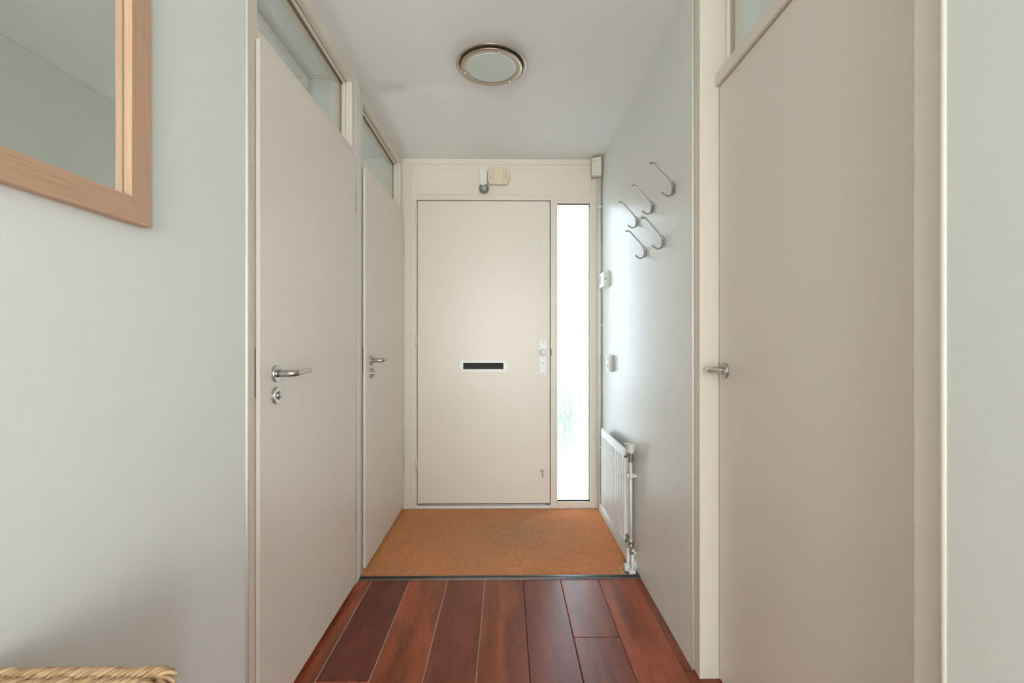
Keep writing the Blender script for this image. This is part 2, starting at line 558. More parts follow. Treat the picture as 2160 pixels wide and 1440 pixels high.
# closets behind left doors
b = new()
for y0, y1 in ((0.9, 1.25), (1.50, 2.35), (2.60, 3.3)): box(b, -2.3, -2.2, y0, y1, 0, CEIL)
for y0, y1 in ((1.25, 1.50), (2.35, 2.60)):
    box(b, -2.3, -2.2, y0, y1, 0, 1.0); box(b, -2.3, -2.2, y0, y1, 1.8, CEIL)
box(b, -2.3, -0.80, 0.80, 0.90, 0, CEIL)
box(b, -2.2, -0.802, 2.14, 2.21, 0, CEIL)
box(b, -2.2, -0.80, 3.10, 3.3, 0, CEIL)
struct('wall_left', b, M['wall'], 'white partition walls of the closets seen through the left transoms', 'wall')
b = new()
box(b, -0.945, -0.925, 0.9, 2.14, 2.362, CEIL)
box(b, -0.945, -0.925, 2.128, 2.14, 0, 2.362)
box(b, -2.2, -0.82, 2.130, 2.14, 2.368, CEIL - 0.001)
struct('trim_1', b, M['frame'], 'cream seam batten on the closet ceiling behind the first transom', 'trim')

# right near wall
b = new()
box(b, XR, 0.76, YB, 0.664, 0, CEIL, 0.004, 3)
struct('wall_right', b, M['wall'], 'white right wall closest to the viewer', 'wall')
# right far wall with coat hooks
b = new()
box(b, XR, 0.80, 1.578, 3.25, 0, CEIL, 0.003, 3)
struct('wall_right', b, M['wall_gloss'], 'white satin right wall carrying the coat hooks and radiator', 'wall')
# closet behind right door, with an added light opening in its far side
b = new()
box(b, 0.76, 2.3, 0.35, 0.45, 0, CEIL)
box(b, 0.80, 2.3, 1.9, 2.0, 0, CEIL)
box(b, 2.2, 2.3, 0.45, 0.65, 0, CEIL)
box(b, 2.2, 2.3, 1.0, 1.9, 0, CEIL)
box(b, 2.2, 2.3, 0.65, 1.0, 0, 0.5)
box(b, 2.2, 2.3, 0.65, 1.0, 1.30, CEIL)
struct('wall_right', b, M['wall'], 'white walls of the small room behind the right door', 'wall')
b = new()
box(b, 0.80, 2.2, 0.45, 1.9, -0.02, 0)
struct('floor', b, M['wall'], 'floor of the small room behind the right door', 'floor')
b = new()
box(b, -2.2, -0.823, 0.9, 3.1, -0.02, 0)
struct('floor', b, M['wall'], 'floor of the closets behind the left doors', 'floor')

# living room behind the camera
b = new()
box(b, -3.3, -0.80, YB, YB + 0.1, 0, CEIL)
box(b, 0.76, 2.4, YB, YB + 0.1, 0, CEIL)
for x0 in (-3.3, 2.3):
    box(b, x0, x0 + 0.1, -4.6, -4.1, 0, CEIL); box(b, x0, x0 + 0.1, -3.2, YB, 0, CEIL)
    if x0 < 0: box(b, x0, x0 + 0.1, -4.1, -3.2, 0, CEIL); continue
    box(b, x0, x0 + 0.1, -4.1, -3.2, 0, 0.12); box(b, x0, x0 + 0.1, -4.1, -3.2, 2.30, CEIL)
struct('wall_back', b, M['wall'], 'white living room walls behind the viewer', 'wall')
b = new()
wx0, wx1, wz0, wz1 = -1.4, 1.3, 0.12, 2.30
box(b, -3.3, wx0, -4.7, -4.6, 0, CEIL); box(b, wx1, 2.4, -4.7, -4.6, 0, CEIL)
box(b, wx0, wx1, -4.7, -4.6, 0, wz0); box(b, wx0, wx1, -4.7, -4.6, wz1, CEIL)
struct('wall_back', b, M['wall'], 'white window wall of the living room far behind the viewer', 'wall')
t = empty('window_4', (-0.5, -4.65, wz0))
tag(t, 'large living room window far behind the viewer', 'window', kind='structure')
b = new()
for xx in (wx0, -0.13, wx1 - 0.06): box(b, xx, xx + 0.06, -4.68, -4.62, wz0, wz1, 0.003)
box(b, wx0, wx1, -4.68, -4.62, wz0, wz0 + 0.06, 0.003); box(b, wx0, wx1, -4.68, -4.62, wz1 - 0.06, wz1, 0.003)
obj('window_frame', b, M['frame'], t)
b = new(); box(b, wx0 + 0.05, wx1 - 0.05, -4.652, -4.648, wz0 + 0.05, wz1 - 0.05); obj('window_pane', b, M['glass'], t)

# ================================================================== LEFT DOORS
def bead(bm, x, y, z0, z1, r=0.0045):
    tube(bm, [(x, y, z0), (x, y, z1)], r, 12)


def left_frame(name, ya, yb, wn, wf, label):
    """frame around a leaf ya..yb; wn / wf: outer Y ends of the face"""
    t = empty(name, (XF, (ya + yb) / 2, 0)); tag(t, label, 'door frame', kind='structure')
    ia, ib = ya + 0.013, yb - 0.013
    b = new()
    # near post (stepped) and far post, full height to the ceiling
    box(b, -0.80, XF, wn, ia, 0, CEIL, 0.0015, 2)
    box(b, -0.80, XF, ib, wf, 0, CEIL, 0.0015, 2)
    obj('frame_post', b, M['frame'], t)
    b = new()
    box(b, -0.80, XF, ia, ib, 2.337, CEIL, 0.0015)
    obj('frame_head', b, M['frame'], t)
    b = new()
    box(b, -0.80, XF, ia, ib, 1.985, 2.035, 0.0015)
    obj('transom_bar', b, M['frame'], t)
    # stops inside the opening so no light leaks round the leaf
    b = new()
    box(b, -0.80, -0.745, ia, ia + 0.02, 0, 1.985); box(b, -0.80, -0.745, ib - 0.02, ib, 0, 1.985)
    box(b, -0.80, -0.745, ia, ib, 1.96, 1.985)
    obj('door_stop', b, M['frame'], t)
    # glazing beads
    b = new()
    g0, g1 = 2.035, 2.337
    for xx in (-0.752, -0.775):
        box(b, xx, xx + 0.010, ia, ib, g1 - 0.012, g1, 0.001); box(b, xx, xx + 0.010, ia, ib, g0, g0 + 0.012, 0.001)
        box(b, xx, xx + 0.010, ia, ia + 0.012, g0, g1, 0.001); box(b, xx, xx + 0.010, ib - 0.012, ib, g0, g1, 0.001)
    obj('glazing_bead', b, M['frame'], t)
    b = new()
    box(b, -0.754, -0.753, ia + 0.010, ib - 0.010, g1 - 0.016, g1 - 0.0115)
    box(b, -0.742, -0.7415, ia, ib, g1 - 0.004, g1 - 0.001)
    obj('glass_seal', b, M['slotdark'], t)
    return t, ia, ib


def transom(name, ia, ib, label):
    b = new(); box(b, -0.765, -0.761, ia + 0.002, ib - 0.002, 2.037, 2.335)
    return struct(name, b, M['glass'], label, 'window')


def lever(parent, name, x, y, z, side, tipdir, locky=None, key=True):
    """x door face, side +1 hall is toward +X, tipdir +1 lever toward +Y"""
    s = side
    b = new()
    lathe(b, [(0.0, 0), (0.0255, 0), (0.0255, 0.0065), (0.0245, 0.0085), (0.012, 0.0085), (0.012, 0.0105), (0, 0.0105)], (x, y, z), (s, 0, 0), 40, False)
    h = obj(name, b, M['steel'], parent, recalc=True)
    b = new()
    pts = []; rs = []
    r = 0.0105
    for t in (0.006, 0.02, 0.034, 0.044): pts.append((x + s * t, y, z)); rs.append(r)
    c = 0.016
    for k in range(1, 7):
        a = k / 6 * PI / 2
        pts.append((x + s * (0.044 + c * math.sin(a)), y + tipdir * c * (1 - math.cos(a)), z + 0.001 * k / 6))
        rs.append(r * (1 - 0.12 * k / 6))
    x1 = x + s * (0.044 + c)
    for k in range(1, 9):
        f = k / 8
        pts.append((x1 - s * 0.004 * f, y + tipdir * (c + 0.098 * f), z + 0.001 + 0.0025 * f)); rs.append(r * (0.86 - 0.12 * f))
    tube(b, pts, rs, 20)
    # flatten the grip: thin blade toward the tip
    b.verts.ensure_lookup_table()
    for v in b.verts:
        d = (v.co.y - y) * tipdir - c
        if d > 0:
            f = min(1, d / 0.03)
            cx = x1 - s * 0.004 * min(1, d / 0.098)
            v.co.x = cx + (v.co.x - cx) * (1 - 0.5 * f)
            v.co.z = z + 0.001 + (v.co.z - z - 0.001) * (1 - 0.05 * f)
    obj('lever', b, M['steel'], h, recalc=True)
    if key:
        zl = z - 0.066
        b = new()
        lathe(b, [(0, 0), (0.0255, 0), (0.0255, 0.0075), (0.0245, 0.0095), (0.0135, 0.0095), (0.0125, 0.0075), (0, 0.0075)], (x, y, zl), (s, 0, 0), 40, False)
        k_ = obj('lock_rosette', b, M['steel'], parent, recalc=True)
        b = new()
        lathe(b, [(0.0105, 0.006), (0.0105, 0.012), (0.009, 0.0145), (0, 0.0155)], (x, y, zl), (s, 0, 0), 28)
        obj('turn_button', b, M['steel'], k_, recalc=True)
    return h


def left_leaf(name, ya, yb, hy, hz, label, lip=-0.700):
    t = empty(name, (lip, (ya + yb) / 2, LZ0)); tag(t, label, 'door', kind='structure')
    b = new()
    box(b, lip - 0.0115, lip, ya, yb, LZ0, LZ1, 0.0012, 2)
    box(b, -0.742, lip - 0.0115, ya + 0.015, yb - 0.015, LZ0, LZ1 - 0.015)
    obj('door_leaf', b, M['door'], t)
    lever(t, 'door_handle', lip, hy, hz, 1, 1)
    for z in (0.31, 1.795):
        b = new()
        cyl(b, (lip - 0.004, yb + 0.0035, z - 0.05), (lip - 0.004, yb + 0.0035, z + 0.05), 0.0045, n=16)
        h = obj('hinge', b, M['hooksteel'], t)
        b = new()
        for q in (-0.05, 0.02): cyl(b, (lip - 0.004, yb + 0.0035, z + q - 0.002), (lip - 0.004, yb + 0.0035, z + q + 0.002), 0.0052, n=16)
        obj('hinge_ring', b, M['slotdark'], h)
    b = new()
    box(b, lip - 0.0125, lip - 0.0117, ya - 0.0006, ya + 0.004, 0.98, 1.12)
    obj('latch_plate', b, M['dark'], t)
    return t


left_frame('trim_2', D1a, D1b, 1.232, 2.144, 'cream painted frame around the nearest left door and its transom')
left_frame('trim_3', D2a, D2b, 2.200, 3.098, 'cream painted frame around the far left door and its transom')
transom('window_1', D1a + 0.013, D1b - 0.013, 'clear transom pane above the nearest left door')
transom('window_2', D2a + 0.013, D2b - 0.013, 'clear transom pane above the far left door')
left_leaf('door_1', D1a, D1b, 1.385, 1.043, 'flat beige door nearest on the left with steel lever handle')
left_leaf('door_2', D2a, D2b, 2.350, 1.043, 'flat beige door on the far left beside the front door', lip=-0.697)
# beads that cover the joint between frame and plaster
b = new()
bead(b, XLN - 0.001, 1.2335, 0, CEIL, 0.0055)
struct('trim_4', b, M['bead'], 'slim rounded cream bead between mirror wall and nearest door frame', 'trim')
b = new()
bead(b, XL - 0.003, 2.146, 0, CEIL, 0.004); bead(b, XL - 0.003, 2.199, 0, CEIL, 0.004)
struct('trim_5', b, M['bead'], 'slim cream beads edging the pier between the left doors', 'trim')

# ================================================================== RIGHT DOOR
XRF = 0.652
RY0, RY1 = 0.722, 1.530
t = empty('trim_6', (0.70, 1.1, 0)); tag(t, 'cream frame around the right door with a transom rail', 'door frame', kind='structure')
b = new()
box(b, XRF, 0.80, RY1, 1.578, 0, CEIL, 0.0015)
box(b, XRF, 0.80, 0.664, RY0, 0, CEIL, 0.0015)
obj('frame_post', b, M['frame'], t)
b = new()
box(b, XRF, 0.80, RY0, RY1, 2.34, CEIL, 0.0015); obj('frame_head', b, M['frame'], t)
b = new()
box(b, 0.704, 0.80, RY0 + 0.001, RY1 - 0.001, 1.999, 2.041, 0.002); obj('transom_rail', b, M['frame'], t)
b = new()
box(b, 0.76, 0.79, RY0, RY0 + 0.02, 0, 1.999); box(b, 0.76, 0.79, RY1 - 0.02, RY1, 0, 1.999); box(b, 0.76, 0.79, RY0, RY1, 1.975, 1.999)
box(b, 0.757, 0.80, RY0, RY1, 0, 0.004)
obj('door_stop', b, M['frame'], t)
b = new()
for xx in (0.738, 0.766):
    box(b, xx, xx + 0.010, RY0, RY1, 2.328, 2.34, 0.001); box(b, xx, xx + 0.010, RY0, RY1, 2.041, 2.053, 0.001)
    box(b, xx, xx + 0.010, RY0, RY0 + 0.012, 2.041, 2.34, 0.001); box(b, xx, xx + 0.010, RY1 - 0.012, RY1, 2.041, 2.34, 0.001)
obj('glazing_bead', b, M['frame'], t)
b = new(); box(b, 0.755, 0.759, RY0 + 0.002, RY1 - 0.002, 2.043, 2.338)
struct('window_3', b, M['glass'], 'clear transom pane above the right door', 'window')
t = empty('door_3', (0.716, 1.126, 0.01)); tag(t, 'flat beige door on the right with its lever turned toward the viewer', 'door', kind='structure')
b = new(); box(b, 0.716, 0.755, RY0 + 0.003, RY1 - 0.006, 0.008, 1.9950, 0.0012); obj('door_leaf', b, M['door'], t)
lever(t, 'door_handle', 0.716, 1.482, 1.045, -1, -1, key=False)
b = new(); bead(b, XR + 0.002, 0.664, 0, CEIL, 0.0055)
struct('trim_7', b, M['bead'], 'slim rounded cream bead between right door frame and nearest right wall', 'trim')
b = new(); bead(b, XR + 0.003, 1.576, 0, CEIL, 0.0035)
struct('trim_8', b, M['bead'], 'thin bright bead between coat hook wall and right door frame', 'trim')

# ================================================================== FRONT WALL
t = empty('wall_front', (0, YF, 0)); tag(t, 'cream timber front wall framing the entrance door and side window', 'wall', kind='structure')
DX0, DX1, DZ0, DZ1 = -0.612, 0.299, 0.030, 2.102
GX0, GX1, GZ0, GZ1 = 0.345, 0.565, 0.050, 2.081
b = new()
box(b, XL - 0.09, DX0, YF, YF + 0.11, 0, CEIL)
box(b, DX1, GX0, YF, YF + 0.11, 0, DZ1)
box(b, GX1, XR + 0.05, YF, YF + 0.11, 0, CEIL)
box(b, DX0, GX1, YF, YF + 0.11, DZ1, CEIL)
box(b, GX0, GX1, YF, YF + 0.11, GZ1, DZ1)
box(b, GX0, GX1, YF, YF + 0.11, 0, GZ0)
obj('timber_frame', b, M['frame'], t)
b = new()
box(b, DX0, DX1, YF + 0.002, YF + 0.11, 0, 0.022, 0.001); obj('sill', b, M['white'], t)
b = new()
box(b, XL + 0.001, XR, YF - 0.006, YF, 2.343, CEIL, 0.0015)
box(b, XL + 0.001, -0.655, YF - 0.006, YF, 0, 2.343, 0.0015)
box(b, 0.606, 0.640, YF - 0.006, YF, 0, 2.343, 0.0015)
obj('casing', b, M['frame'], t)
b = new()
box(b, -0.608, 0.578, YF - 0.0035, YF, 2.137, 2.306, 0.003)
obj('raised_panel', b, M['frame'], t)
b = new()      # slim steps on the posts
box(b, GX0 - 0.008, GX0, YF - 0.004, YF + 0.03, GZ0 - 0.008, GZ1 + 0.008, 0.0015)
box(b, GX1, GX1 + 0.008, YF - 0.004, YF + 0.03, GZ0 - 0.008, GZ1 + 0.008, 0.0015)
box(b, GX0 - 0.008, GX1 + 0.008, YF - 0.004, YF + 0.03, GZ1, GZ1 + 0.008, 0.0015)
box(b, GX0 - 0.008, GX1 + 0.008, YF - 0.004, YF + 0.03, GZ0 - 0.008, GZ0, 0.0015)
obj('glazing_bead', b, M['bead'], t)
b = new()      # upper facade above and outer sheet behind the door gap
box(b, DX0 - 0.01, DX1 + 0.01, YF + 0.062, YF + 0.11, 0, DZ1 + 0.01)
obj('outer_stop', b, M['dark'], t)
b = new()
for xx in (-0.665, -0.664):
    pass
box(b, 0.3005, 0.3045, YF - 0.0012, YF + 0.001, 1.045, 1.092, 0.0004)
obj('strike_plate', b, M['dark'], t)

b = new(); box(b, GX0 - 0.006, GX1 + 0.006, YF + 0.030, YF + 0.035, GZ0 - 0.006, GZ1 + 0.006)
wd = struct('window_5', b, M['hammered'], 'tall narrow textured glass side window glowing white beside the front door', 'window')
wd.data.materials.append(M['glass'])          # only the room side of the pane is textured
for p in wd.data.polygons: p.material_index = 0 if p.normal.y < -0.5 else 1

# front door
t = empty('door_4', (-0.157, YF, DZ0)); tag(t, 'cream front door at the end of the hall with letter slot and round knob', 'door', kind='structure')
b = new(); box(b, DX0 + 0.0045, DX1 - 0.0045, YF + 0.006, YF + 0.058, 0.036, DZ1 - 0.0045, 0.0015)
obj('door_leaf', b, M['frontdoor'], t)
fy = YF + 0.006
b = new(); box(b, DX0 + 0.03, DX1 - 0.035, YF + 0.003, YF + 0.012, 0.024, 0.033, 0.001); obj('weather_strip', b, simple('grey_weather_strip', (0.45, 0.46, 0.46), 0.4, 0.6), t)
for z in (0.31, 1.145, 1.985):
    b = new()
    cyl(b, (DX0 - 0.001, YF - 0.005, z - 0.048), (DX0 - 0.001, YF - 0.005, z + 0.048), 0.0065, n=16)
    h = obj('hinge', b, M['frame'], t)
    b = new()
    for q in (-0.029, -0.010, 0.010, 0.029): cyl(b, (DX0 - 0.001, YF - 0.005, z + q - 0.0008), (DX0 - 0.001, YF - 0.005, z + q + 0.0008), 0.0068, n=16)
    obj('hinge_seam', b, M['slotdark'], h)
# letter slot
b = new()
lx0, lx1, lz0, lz1 = -0.320, 0.006, 0.936, 1.009
ox0, ox1, oz0, oz1 = -0.297, -0.023, 0.951, 0.995
box(b, lx0, lx1, fy - 0.004, fy, oz1, lz1, 0.001); box(b, lx0, lx1, fy - 0.004, fy, lz0, oz0, 0.001)
box(b, lx0, ox0, fy - 0.004, fy, oz0 - 0.001, oz1 + 0.001, 0.0005); box(b, ox1, lx1, fy - 0.004, fy, oz0 - 0.001, oz1 + 0.001, 0.0005)
ls = obj('letter_slot', b, M['alu'], t)
b = new(); box(b, ox0, ox1, fy - 0.0015, fy + 0.001, oz0, oz1); obj('slot_opening', b, M['dark'], ls)
b = new()
k = ox0
while k < ox1 - 0.002:
    tube(b, [(k, fy - 0.002, oz1), (k + random.uniform(-.002, .002), fy - 0.003, oz0 + 0.020 + random.uniform(-.003, .002))], [0.0008, 0.0005], 5)
    k += 0.0022
obj('brush', b, simple('dark_grey_bristle', (0.05, 0.05, 0.06), 0.4), ls)
for sx_ in (lx0 + 0.009, lx1 - 0.011):
    for sz_ in (lz0 + 0.011, lz1 - 0.011):
        b = new(); lathe(b, [(0.003, 0), (0.0028, 0.001), (0, 0.0013)], (sx_, fy - 0.004, sz_), (0, -1, 0), 12)
        obj('screw', b, M['brass'], ls, recalc=True)
# handle plate with knob and cylinder
b = new(); box(b, 0.223, 0.270, fy - 0.007, fy, 0.908, 1.149, 0.0015)
hp = obj('handle_plate', b, M['alu'], t)
b = new(); lathe(b, [(0.0, 0.056), (0.012, 0.055), (0.021, 0.050), (0.0245, 0.042), (0.0235, 0.034), (0.014, 0.026), (0.0105, 0.018), (0.0125, 0), (0, 0)], (0.2475, fy - 0.007, 1.066), (0, -1, 0), 40)
obj('door_knob', b, M['alu'], hp, recalc=True)
b = new()
cyl(b, (0.2465, fy - 0.012, 1.008), (0.2465, fy - 0.006, 1.008), 0.0085, n=24)
box(b, 0.2420, 0.2510, fy - 0.012, fy - 0.006, 0.986, 1.006, 0.002)
obj('lock_cylinder', b, M['hooksteel'], hp)
b = new(); box(b, 0.2456, 0.2474, fy - 0.0124, fy - 0.0119, 1.003, 1.013); obj('keyhole', b, M['dark'], hp)
for z in (0.921, 1.136):
    b = new(); lathe(b, [(0.0042, 0), (0.004, 0.0008), (0, 0.001)], (0.2465, fy - 0.007, z), (0, -1, 0), 14); obj('screw', b, M['brass'], hp, recalc=True)
# two small bolts
for z in (1.796, 0.262):
    b = new(); box(b, 0.232, 0.256, fy - 0.005, fy, z - 0.032, z + 0.032, 0.003)
    bl = obj('security_bolt', b, M['alu'], t)
    b = new(); lathe(b, [(0.010, 0), (0.0105, 0.008), (0.008, 0.011), (0, 0.012)], (0.244, fy - 0.005, z + 0.002), (0, -1, 0), 20)
    box(b, 0.2400, 0.2485, fy - 0.022, fy - 0.012, z - 0.042, z + 0.004, 0.003)
    obj('turn_lever', b, M['steel'] if z < 1 else M['alu'], bl, recalc=True)
    b = new(); lathe(b, [(0.0028, 0), (0, 0.001)], (0.244, fy - 0.005, z + 0.025), (0, -1, 0), 12); obj('screw', b, M['dark'], bl, recalc=True)

# ================================================================== threshold, mat, skirting
b = new()
prism(b, [(2.178, -0.001), (2.182, 0.005), (2.206, 0.007), (2.213, 0.004), (2.213, -0.001)], 0, -0.735, XR - 0.001)
for y in (2.187, 2.193, 2.199): box(b, -0.735, XR - 0.001, y, y + 0.0015, 0.005, 0.0078)
struct('trim_9', b, M['thresh'], 'dark metal threshold strip between wooden floor and doormat', 'threshold')
b = new(); box(b, -0.775, -0.712, 2.09, 2.177, 0.0005, 0.006, 0.0015)
struct('trim_10', b, simple('red_brown_filler', (0.17, 0.06, 0.035), 0.3), 'small red-brown filler piece of wood at the foot of the left door frame', 'trim')
b = new(); box(b, XR - 0.022, XR, 2.26, YF - 0.006, 0, 0.045, 0.002)
struct('baseboard_right', b, M['white'], 'low white skirting under the radiator', 'baseboard')

mx0, mx1, my0, my1 = -0.715, 0.622, 2.213, 3.092
t = empty('doormat', (0, (my0 + my1) / 2, 0)); tag(t, 'orange-brown coir doormat filling the floor before the front door', 'doormat')
NX, NY = 0.580, 2.285
b = new(); prism(b, [(mx0, my0), (NX, my0), (NX, NY), (mx1, NY), (mx1, my1), (mx0, my1)], 2, -0.004, 0.003); obj('mat_backing', b, simple('coir_base', (0.62, 0.30, 0.14), 0.9), t)
import numpy as np
rng = np.random.default_rng(3)
N = 130000
px_ = rng.uniform(mx0, mx1, N); py_ = rng.uniform(my0, my1, N)
kp = ~((px_ > NX - .020) & (py_ < NY + .012)); px_ = px_[kp]; py_ = py_[kp]; N = len(px_)
zt = rng.uniform(0.0055, 0.0108, N)
an = rng.uniform(0, 2 * np.pi, N)
lx = np.clip(rng.normal(0, 0.0038, N), -.009, .009); ly = np.clip(rng.normal(0, 0.0018, N), -.006, .006)
w = 0.0011
V = np.zeros((N * 3, 3), dtype=np.float32)
V[0::3] = np.stack([px_ - w * np.cos(an), py_ - w * np.sin(an), np.full(N, 0.002)], 1)
V[1::3] = np.stack([px_ + w * np.cos(an), py_ + w * np.sin(an), np.full(N, 0.002)], 1)
V[2::3] = np.stack([np.clip(px_ + lx, mx0 - .002, mx1 + .002), np.clip(py_ + ly, my0, my1 + .004), zt], 1)
V[:, 1] -= (my0 + my1) / 2
me = bpy.data.meshes.new('coir_pile')
me.vertices.add(N * 3); me.loops.add(N * 3); me.polygons.add(N)
me.vertices.foreach_set('co', V.ravel())
me.loops.foreach_set('vertex_index', np.arange(N * 3, dtype=np.int32))
me.polygons.foreach_set('loop_start', np.arange(0, N * 3, 3, dtype=np.int32))
me.update(calc_edges=True)
tone = rng.uniform(0, 1, N)
ca = me.color_attributes.new('tone', 'FLOAT_COLOR', 'POINT')
cc = np.ones((N * 3, 4), dtype=np.float32); cc[:, 0] = np.repeat(tone, 3); cc[2::3, 0] = np.minimum(1, tone + .25)
ca.data.foreach_set('color', cc.ravel())
me.materials.append(M['coir'])
pile = bpy.data.objects.new('coir_pile', me); COL.objects.link(pile); pile.parent = t
pile['kind'] = 'stuff'

# ================================================================== MIRROR
t = empty('wall_mirror', (-0.700, 0.63, 1.355)); tag(t, 'beech-framed mirror hanging on the left wall', 'mirror')
my0_, my1_, mz0, mz1 = 0.36, 0.880, 1.357, 2.06
fw = 0.047; xf, xb = -0.680, -0.6995


def rail(pts, axis, name):   # mitred rail: 4 points (y,z)
    b = new(); prism(b, pts, 0, xb, xf, 0.0012)
    return obj(name, b, M['beech_y'] if axis == 1 else M['beech_z'], t)


rail([(my0_, mz0), (my1_, mz0), (my1_ - fw, mz0 + fw), (my0_ + fw, mz0 + fw)], 1, 'frame_rail')
rail([(my0_, mz1), (my1_, mz1), (my1_ - fw, mz1 - fw), (my0_ + fw, mz1 - fw)], 1, 'frame_rail')
rail([(my0_, mz0), (my0_, mz1), (my0_ + fw, mz1 - fw), (my0_ + fw, mz0 + fw)], 2, 'frame_rail')
rail([(my1_, mz0), (my1_, mz1), (my1_ - fw, mz1 - fw), (my1_ - fw, mz0 + fw)], 2, 'frame_rail')
b = new(); box(b, -0.6985, -0.6950, my0_ + fw - 0.003, my1_ - fw + 0.003, mz0 + fw - 0.003, mz1 - fw + 0.003)
obj('mirror_glass', b, M['mirror'], t)
b = new(); box(b, -0.6952, -0.6944, my1_ - fw - 0.0014, my1_ - fw - 0.0001, mz0 + fw, mz1 - fw)
obj('mirror_edge', b, M['slotdark'], t)

# ================================================================== CEILING LAMP
lc = Vector((-0.068, 2.008, CEIL))
t = empty('ceiling_light', lc); tag(t, 'round brushed metal ceiling lamp with frosted glass', 'ceiling light')
b = new()   # outer dish: axis down
lathe(b, [(0, 0), (0.105, 0), (0.122, 0.012), (0.1530, 0.0235), (0.1537, 0.0262), (0.1525, 0.0272), (0.1410, 0.0268), (0.1400, 0.0245), (0.135, 0.0165), (0.11, 0.0165), (0, 0.0165)], lc, (0, 0, -1), 96)
obj('dish', b, M['nickel'], t, recalc=True)
b = new()   # inner ring
lathe(b, [(0.1125, 0.030), (0.134, 0.030), (0.1360, 0.0325), (0.1360, 0.0355), (0.1345, 0.0368), (0.1145, 0.0368), (0.1125, 0.0355), (0.1125, 0.030)], lc, (0, 0, -1), 96)
obj('inner_ring', b, M['nickel'], t, recalc=True)
b = new()
lathe(b, [(0, 0.031), (0.1128, 0.031), (0.1128, 0.0360), (0.10, 0.0372), (0.06, 0.0380), (0, 0.0383)], lc, (0, 0, -1), 96)
obj('glass_shade', b, M['frost'], t, recalc=True)
for ang in (-72, -194, 49):
    a = math.radians(ang)
    p = lc + Vector((0.1235 * math.cos(a), 0.1235 * math.sin(a), 0))
    b = new()
    lathe(b, [(0.0025, 0.020), (0.0025, 0.0372), (0.0052, 0.0375), (0.0062, 0.0405), (0.0050, 0.0440), (0, 0.0455)], p, (0, 0, -1), 20)
    obj('screw_cap', b, M['chrome'], t, recalc=True)

# ================================================================== CHIME + CAMERA-LIKE SENSOR ABOVE DOOR
def arc_box(name, parent, cx, cz, w, h, side, y0, y1, m, bev):
    pts = []
    n = 10
    for k in range(n + 1):
        tt = -1 + 2 * k / n
        pts.append((cx + w / 2 + side * (1 - tt * tt), cz + h / 2 * tt))
    for k in range(n + 1):
        tt = 1 - 2 * k / n
        pts.append((cx - w / 2 - side * (1 - tt * tt), cz + h / 2 * tt))
    b = new(); prism(b, pts, 1, y0, y1, bev)
    return obj(name, b, m, parent)


cx, cz = -0.0555, 2.257
pf = YF - 0.0035
t = empty('door_chime', (cx, pf, 2.198)); tag(t, 'aged beige barrel-shaped doorbell chime above the front door', 'doorbell')
arc_box('housing', t, cx, cz, 0.125, 0.117, 0.012, pf - 0.034, pf, M['beigeplastic'], 0.005)
arc_box('front_plate', t, cx, cz + 0.004, 0.110, 0.098, 0.010, pf - 0.0365, pf - 0.033, M['beigeplastic'], 0.001)
arc_box('push_oval', t, cx, cz + 0.004, 0.020, 0.066, 0.008, pf - 0.0385, pf - 0.036, M['beigeplastic'], 0.001)
for sgn in (-1, 1):
    for rr, hh in ((0.030, 0.031), (0.047, 0.037)):
        b = new()
        pts = [(cx + sgn * (rr + 0.007 * (1 - (q / 6) ** 2)), pf - 0.0367, cz + 0.004 + hh * q / 6) for q in range(-6, 7)]
        tube(b, pts, 0.0011, 6)
        obj('sound_slot', b, M['slotdark'], t)
t = empty('alarm_light', (-0.155, pf, 2.15)); tag(t, 'small white alarm unit with a grey ball below, left of the beige chime', 'alarm')
b = new()
pts = [(-0.184, 2.287), (-0.184, 2.205), (-0.176, 2.190), (-0.165, 2.183), (-0.150, 2.183), (-0.139, 2.190), (-0.131, 2.205), (-0.134, 2.287)]
prism(b, pts, 1, pf - 0.058, pf, 0.003)
obj('housing', b, M['plastic'], t)
b = new()
prof = [(0.0332 * math.sin(PI * k / 16), 0.0332 * math.cos(PI * k / 16)) for k in range(17)]
lathe(b, prof, (-0.154, pf - 0.027, 2.172), (0, 0, 1), 32)
bb = obj('ball', b, M['greyplastic'], t, recalc=True)
b = new(); lathe(b, [(0, 0.0335), (0.012, 0.0325), (0.018, 0.029), (0.019, 0.024)], (-0.153, pf - 0.027, 2.170), (0, -0.93, -0.2), 28)
obj('ball_lens', b, simple('smoky_lens', (0.36, 0.34, 0.30), 0.12), bb, recalc=True)

# ================================================================== MOTION SENSOR (turned across the corner)
def rot_obj(o, ang):
    o.rotation_euler = (0, 0, ang)


t = empty('motion_sensor', (0.6035, 3.040, 2.245)); tag(t, 'small cream motion sensor high in the far right ceiling corner', 'sensor')
w_, d_, h_ = 0.066, 0.040, 0.122
b = new()
ox, oy, oz = t.location
prism(b, [(ox - w_ / 2 + 0.004, oz), (ox + w_ / 2 - 0.004, oz), (ox + w_ / 2, oz + 0.02), (ox + w_ / 2 - 0.001, oz + h_), (ox - w_ / 2 + 0.001, oz + h_), (ox - w_ / 2, oz + 0.02)], 1, oy - d_ / 2, oy + d_ / 2, 0.004)
obj('housing', b, M['creamplastic'], t)
b = new(); prism(b, [(ox - 0.017, oz + 0.014), (ox + 0.013, oz + 0.014), (ox + 0.016, oz + 0.046), (ox - 0.016, oz + 0.046)], 1, oy - d_ / 2 - 0.004, oy - d_ / 2 + 0.002, 0.002)
obj('lens', b, M['lens'], t)
b = new(); lathe(b, [(0.0028, 0), (0.0025, 0.001), (0, 0.0012)], (ox - 0.014, oy - d_ / 2, oz + 0.100), (0, -1, 0), 14); obj('indicator', b, M['dark'], t, recalc=True)
rot_obj(t, math.radians(-24))

